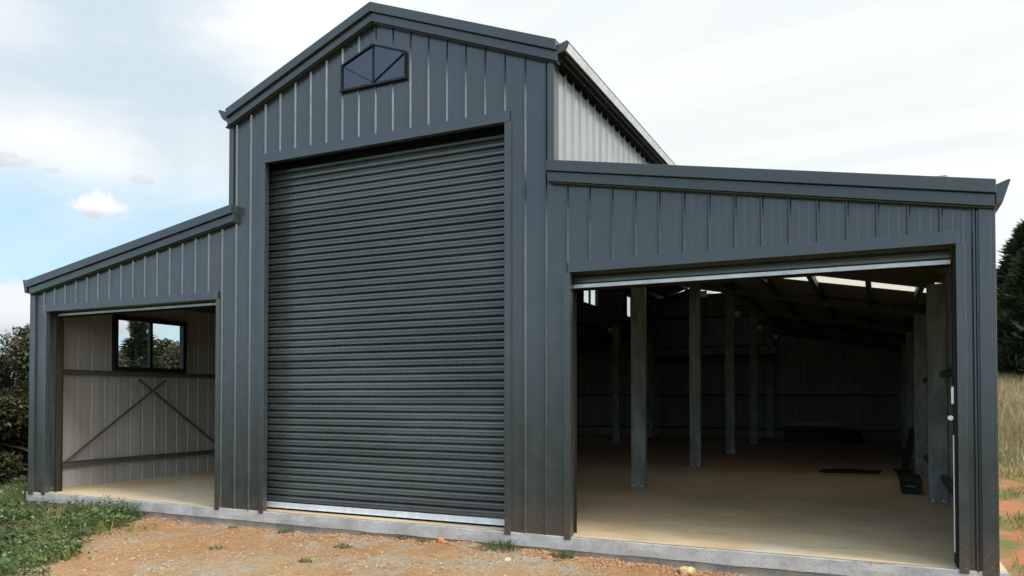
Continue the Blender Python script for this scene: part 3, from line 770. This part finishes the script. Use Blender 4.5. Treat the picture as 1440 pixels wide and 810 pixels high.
# grass on the right: short green clumps, then tall dry grass up the bank
mg = MB(); md_ = MB()
for k in range(16000):
    y = 4 + 48 * random.random(); x = random.uniform(35.6, 56)
    if noise.noise(Vector((x * .32, y * .22, 2))) < .02 and y < 44: continue
    blade(mg, (x, y, ground_z(x, y) - .05), random.uniform(.25, .7), .05, random.uniform(.3, 1))
for k in range(42000):
    y = 40 + 130 * random.random() ** 1.2; x = random.uniform(35.5, 96)
    dn = noise.noise(Vector((x * .12, y * .12, 6)))
    if dn < -.25 and random.random() < .8: continue
    if y < 50 and random.random() < .5: continue
    blade(md_, (x, y, ground_z(x, y) - .1), random.uniform(1.6, 3.2) * (1 + .5 * dn) * (0.55 if y < 52 else 1), .075, random.uniform(.15, .6))
tag(mg.build('green_grass', M['grassgreen'], None, (40, 20, -1)), 'patchy short green grass on red clay right of the barn', 'grass', kind='stuff')
tag(md_.build('dry_grass', M['drygrass'], None, (50, 80, 2)), 'tall dry straw coloured grass on the bank right of the barn', 'dry grass', kind='stuff')
mg = MB()
for k in range(9000):
    x = random.uniform(-40, 60); y = random.uniform(-70, -42)
    if noise.noise(Vector((x * .2, y * .2, 2))) < -.1: continue
    blade(mg, (x, y, ground_z(x, y) - .05), random.uniform(.4, 1.0), .08, .6)

# trees
def crown_leaves(mb, clumps, per, ls, asp=.55):
    for (cx_, cy_, cz_, r, rz) in clumps:
        for k in range(per):
            v = Vector((random.gauss(0, 1), random.gauss(0, 1), random.gauss(0, 1))).normalized() * (random.random() ** .4)
            leaf(mb, (cx_ + v.x * r, cy_ + v.y * r, cz_ + v.z * rz), ls * random.uniform(.6, 1.4), asp, random.uniform(-.8, .9))
def broad_tree(name, x, y, top, rad, mt, label, group, dens=1.0, ls=.34, low=.08):
    z0 = ground_z(x, y, False); H = top - z0
    t = empty(name, (x, y, z0)); tag(t, label, 'tree', group)
    base = (x, y, z0); mb = MB()
    mb.tube([(x, y, z0 - .5), (x + .1 * rad, y, z0 + H * .3), (x, y + .08 * rad, z0 + H * .6), (x, y, z0 + H * .9)], [H * .03, H * .024, H * .015, H * .004], 8)
    mb.build('trunk', M['bark'], t, base, smooth=True)
    cl = []; nb = int(34 * dens); lm = MB()
    for k in range(nb):
        f = low + (1 - low) * (k + random.random()) / nb; a = random.random() * 6.283
        prof = math.sin(math.pi * min(1, .18 + f * .82)) ** .6
        r = rad * prof * random.uniform(.25, .95); cr_ = rad * random.uniform(.22, .42)
        p = (x + math.cos(a) * r, y + math.sin(a) * r, z0 + H * f * .93)
        if k % 2 == 0: lm.tube([(x, y, z0 + H * f * .6), ((x + p[0]) / 2, (y + p[1]) / 2, z0 + H * f * .8), p], [H * .010, H * .006, H * .002], 5)
        cl.append((*p, cr_, cr_ * .75))
    lm.build('limb', M['bark'], t, base, smooth=True)
    mb = MB(); crown_leaves(mb, cl, int(1050 * dens), ls, .45); mb.build('crown', mt, t, base)
    return t
def conifer(name, x, y, top, rad, mt, label, group, layers=26, per=360, ls=1.0, open_=0.0):
    z0 = ground_z(x, y, False); H = top - z0
    t = empty(name, (x, y, z0)); tag(t, label, 'tree', group); base = (x, y, z0)
    mb = MB(); mb.tube([(x, y, z0 - .5), (x, y, z0 + H * .5), (x, y, z0 + H * .97)], [H * .025, H * .014, H * .003], 8); mb.build('trunk', M['bark'], t, base, smooth=True)
    mb = MB(); lm = MB()
    for i in range(layers):
        f = (i + .5) / layers; z = z0 + H * (.04 + .94 * f)
        r = rad * (1 - f) ** .75 * random.uniform(.8, 1.12) + .3
        nbr = 9
        for b_ in range(nbr):
            if random.random() < open_: continue
            a = b_ / nbr * 6.283 + random.uniform(-.3, .3); rr = r * random.uniform(.65, 1.15)
            lm.tube([(x, y, z), (x + math.cos(a) * rr * .9, y + math.sin(a) * rr * .9, z + rr * .12)], [H * .004, H * .001], 4)
            for k in range(int(per / nbr)):
                q = random.random() ** .6; w = rr * .22 * (1.2 - q)
                p = Vector((x + math.cos(a) * rr * q + random.gauss(0, w), y + math.sin(a) * rr * q + random.gauss(0, w), z + rr * .12 * q + random.gauss(0, H * .014)))
                d = Vector((math.cos(a) + random.uniform(-.5, .5), math.sin(a) + random.uniform(-.5, .5), random.uniform(-.1, .9))).normalized(); s_ = ls * random.uniform(.5, 1.3)
                r_ = d.cross(Vector((random.uniform(-1, 1), random.uniform(-1, 1), random.uniform(-1, 1)))).normalized() * s_ * .13
                mb.mesh([p - r_, p + r_, p + d * s_], [(0, 1, 2)])
    lm.build('limb', M['bark'], t, base); mb.build('crown', mt, t, base)
    return t
CAM = Vector((30.9576, -30.6296, 5.9237))
gl = 'scrubby trees on the lower ground left of the barn'
def at_px(dx, dy, dist): return CAM.x + dx * dist, CAM.y + dy * dist
spots = [(-58.5, 17.0, 13.8, 9, 'scrub', 1.3, 'nearest dark olive scrub tree at the left edge beside the barn corner'),
         (-49.5, 24.0, 13.8, 8, 'scrub', 1.2, 'olive scrub tree tight behind the front left corner of the barn'),
         (-70.0, 10.0, 15.2, 10, 'scrub', 1.1, 'scrub tree furthest left beyond the weeds'),
         (-66.0, 33.0, 16.2, 9, 'scrubpale', 1.1, 'paler twiggy scrub tree behind the dark ones at left'),
         (-84.0, 30.0, 18.0, 10, 'scrub', 1.0, 'rounded scrub tree in the second row at the left edge'),
         (-80.0, 48.0, 17.4, 10, 'scrubpale', 1.0, 'pale scrub tree furthest back behind the barn corner at left')]
for x, y, tp, rd, mk, dn, lb in spots: broad_tree('scrub_tree', x, y, tp, rd, M[mk], lb, gl, dn, .62, .02)
gw = 'trees seen through the left wing window'
random.seed(41)
x, y = at_px(-.779, .621, 150); conifer('pine_tree', x, y, 5.92 + .0905 * 150, 9.5, M['pine'], 'dark layered pine tree seen through the left half of the side window', gw, 20, 800, 1.15, .15)
for dx, dy, dist, el, rd, mk, lb in ((-.748, .663, 170, .063, 12, 'scrubpale', 'pale olive tree filling the right half of the side window'), (-.764, .645, 185, .068, 10, 'scrub', 'olive tree behind the pine in the side window'),
                                     (-.80, .60, 160, .052, 11, 'scrubpale', 'low pale tree left of the pine in the side window'), (-.725, .69, 180, .062, 11, 'scrub', 'olive tree at the right border of the side window')):
    x, y = at_px(dx, dy, dist); broad_tree('scrub_tree', x, y, 5.92 + el * dist, rd, M[mk], lb, gw, 1.3, .9, .02)
gc = 'tall dark conifers behind the dry grass'
conifer('conifer_tree', 80, 156, 66, 24, M['conifer'], 'tallest dark conifer at the right edge above the dry grass', gc, 40, 1300, 2.4)
conifer('conifer_tree', 61, 166, 43, 14, M['conifer'], 'dark conifer just right of the barn roof end', gc, 34, 900, 2.0)
conifer('conifer_tree', 60, 152, 36, 12, M['conifer'], 'shorter dark conifer standing in front between the two taller ones', gc, 30, 900, 1.8)

# ------------------------------------------------------------------ sky
SUN_DIR = Vector((0.80, -0.17, 0.62)).normalized()
w = bpy.data.worlds.new('World'); bpy.context.scene.world = w; w.use_nodes = True
g = G(w.node_tree); bg = g.n['Background']
sky = g.node('ShaderNodeTexSky', sky_type='NISHITA', sun_disc=False, sun_elevation=math.asin(SUN_DIR.z), sun_rotation=math.atan2(SUN_DIR.x, SUN_DIR.y), dust_density=1.0).outputs[0]
co = g.node('ShaderNodeTexCoord').outputs['Generated']
dirv = g.vec('NORMALIZE', co)
sp_ = g.node('ShaderNodeSeparateXYZ', {0: dirv}); z_ = g.math('ADD', g.math('MAXIMUM', sp_.outputs[2], 0.0), 0.16)
pl = g.node('ShaderNodeCombineXYZ', {0: g.math('DIVIDE', sp_.outputs[0], z_), 1: g.math('DIVIDE', sp_.outputs[1], z_), 2: 0.0}).outputs[0]
streak = g.noise(g.mapping(pl, (0.55, 1.5, 1), rot=(0, 0, R(35))), 1.0, 6, 0.55, 0.5)
wisps = g.noise(g.mapping(dirv, (4, 4, 9)), 1.0, 5, 0.55, 0.4)
leftness = g.ramp(g.vec('DOT_PRODUCT', dirv, tuple(Vector((-.83, .525, .17)).normalized())), 0.74, 0.96)
lowness = g.ramp(sp_.outputs[2], 0.34, 0.14)
hole = g.math('MULTIPLY', leftness, lowness)
blue = g.ramp(g.math('ADD', g.math('MULTIPLY', hole, 0.95), g.math('MULTIPLY', g.math('SUBTRACT', g.math('ADD', g.math('MULTIPLY', streak, .6), g.math('MULTIPLY', wisps, .5)), 0.55), 1.5)), 0.25, 0.95)
# blue sky also opens up behind the photographer, which the front cladding mirrors
back = g.ramp(g.vec('DOT_PRODUCT', dirv, (-0.25, -0.96, 0.1)), 0.1, 0.6)
blue = g.math('MAXIMUM', blue, g.math('MULTIPLY', back, g.ramp(streak, 0.42, 0.62, 0.15, 0.8)))
grey = g.ramp(g.noise(g.mapping(dirv, (3, 3, 8)), 1.0, 4, 0.5), 0.35, 0.65)
greyl = g.math('MULTIPLY', g.ramp(g.vec('DOT_PRODUCT', dirv, tuple(Vector((-.75, .5, .4)).normalized())), 0.86, 0.99), grey)
cloudc = g.mix(greyl, g.mix(back, g.mix(g.ramp(streak, .35, .65), (4.7, 5.05, 5.1), (5.7, 5.75, 5.7)), (5.2, 6.9, 8.9)), (3.6, 4.25, 4.7))
skyb = g.mix(0.7, sky, (2.9, 4.25, 4.9))
col = g.mix(blue, cloudc, skyb)
def puff(col, d, hw, hh, seed, white=(5.6, 5.6, 5.6), base=(3.9, 4.1, 4.35), amt=1.0):
    d = Vector(d).normalized(); e1 = d.cross(Vector((0, 0, 1))).normalized(); e2 = e1.cross(d)
    nz = g.noise(g.mapping(dirv, (34, 34, 34), loc=(seed, 0, 0)), 1.0, 6, 0.62, 0.5)
    u_ = g.math('DIVIDE', g.vec('DOT_PRODUCT', dirv, tuple(e1)), hw); v_ = g.math('DIVIDE', g.vec('DOT_PRODUCT', dirv, tuple(e2)), hh)
    v2 = g.math('MULTIPLY', v_, g.ramp(v_, -.2, .0, 1.6, 1.0))
    r = g.math('SQRT', g.math('ADD', g.math('MULTIPLY', u_, u_), g.math('MULTIPLY', v2, v2)))
    f = g.ramp(g.math('ADD', r, g.math('MULTIPLY', g.math('SUBTRACT', nz, .5), 2.1)), 1.05, 0.55, 0.0, amt)
    f = g.math('MULTIPLY', f, g.math('GREATER_THAN', g.vec('DOT_PRODUCT', dirv, tuple(d)), 0.3))
    shade = g.ramp(g.math('ADD', v_, g.math('MULTIPLY', nz, .5)), -.35, .45)
    return g.mix(f, col, g.mix(shade, base, white))
col = puff(col, (-.7896, .5755, .2129), .036, .018, 3)
col = puff(col, (-.8327, .4939, .2504), .026, .011, 5, (4.3, 4.35, 4.5), (3.6, 3.8, 4.1), .7)
col = puff(col, (-.8078, .5353, .247), .012, .006, 9, (4.1, 4.25, 4.4), (3.6, 3.8, 4.1), .6)
col = puff(col, (-.75, .60, .245), .016, .006, 12, (4.1, 4.25, 4.4), (3.6, 3.8, 4.1), .6)
col = puff(col, (-.8483, .52, .088), .18, .044, 15, (5.0, 5.1, 5.2), (3.3, 3.7, 4.1), 1)
glare = g.ramp(g.vec('DOT_PRODUCT', dirv, tuple(SUN_DIR)), 0.35, 1.0, 0.0, 12.0)
col = g.mix(1.0, col, g.node('ShaderNodeCombineColor', {0: glare, 1: glare, 2: g.math('MULTIPLY', glare, .96)}).outputs[0], 'ADD')
g.put(bg.inputs[0], col); bg.inputs[1].default_value = 0.1

sl = bpy.data.lights.new('sun', 'SUN'); sl.energy = 1.7; sl.angle = R(14); sl.color = (1, .97, .92)
so = bpy.data.objects.new('sun', sl); C.objects.link(so); so.rotation_euler = SUN_DIR.to_track_quat('Z', 'Y').to_euler(); so.location = (20, 5, 20)

# ------------------------------------------------------------------ camera
cd = bpy.data.cameras.new('camera'); cam = bpy.data.objects.new('camera', cd); C.objects.link(cam)
cam.location = CAM * U; cam.rotation_euler = (R(90) + 0.0202, 0, 0.44441)
cd.sensor_width = 36; cd.lens = 1079.146 / 1440 * 36; cd.shift_y = (537.04 - 405) / 1440; cd.clip_end = 20000; cd.clip_start = .05
sc = bpy.context.scene; sc.camera = cam
sc.render.engine = 'CYCLES'; sc.view_settings.view_transform = 'Standard'; sc.view_settings.look = 'None'
sc.view_settings.exposure = 0.9; sc.view_settings.gamma = 1
sc.cycles.max_bounces = 9; sc.cycles.diffuse_bounces = 7
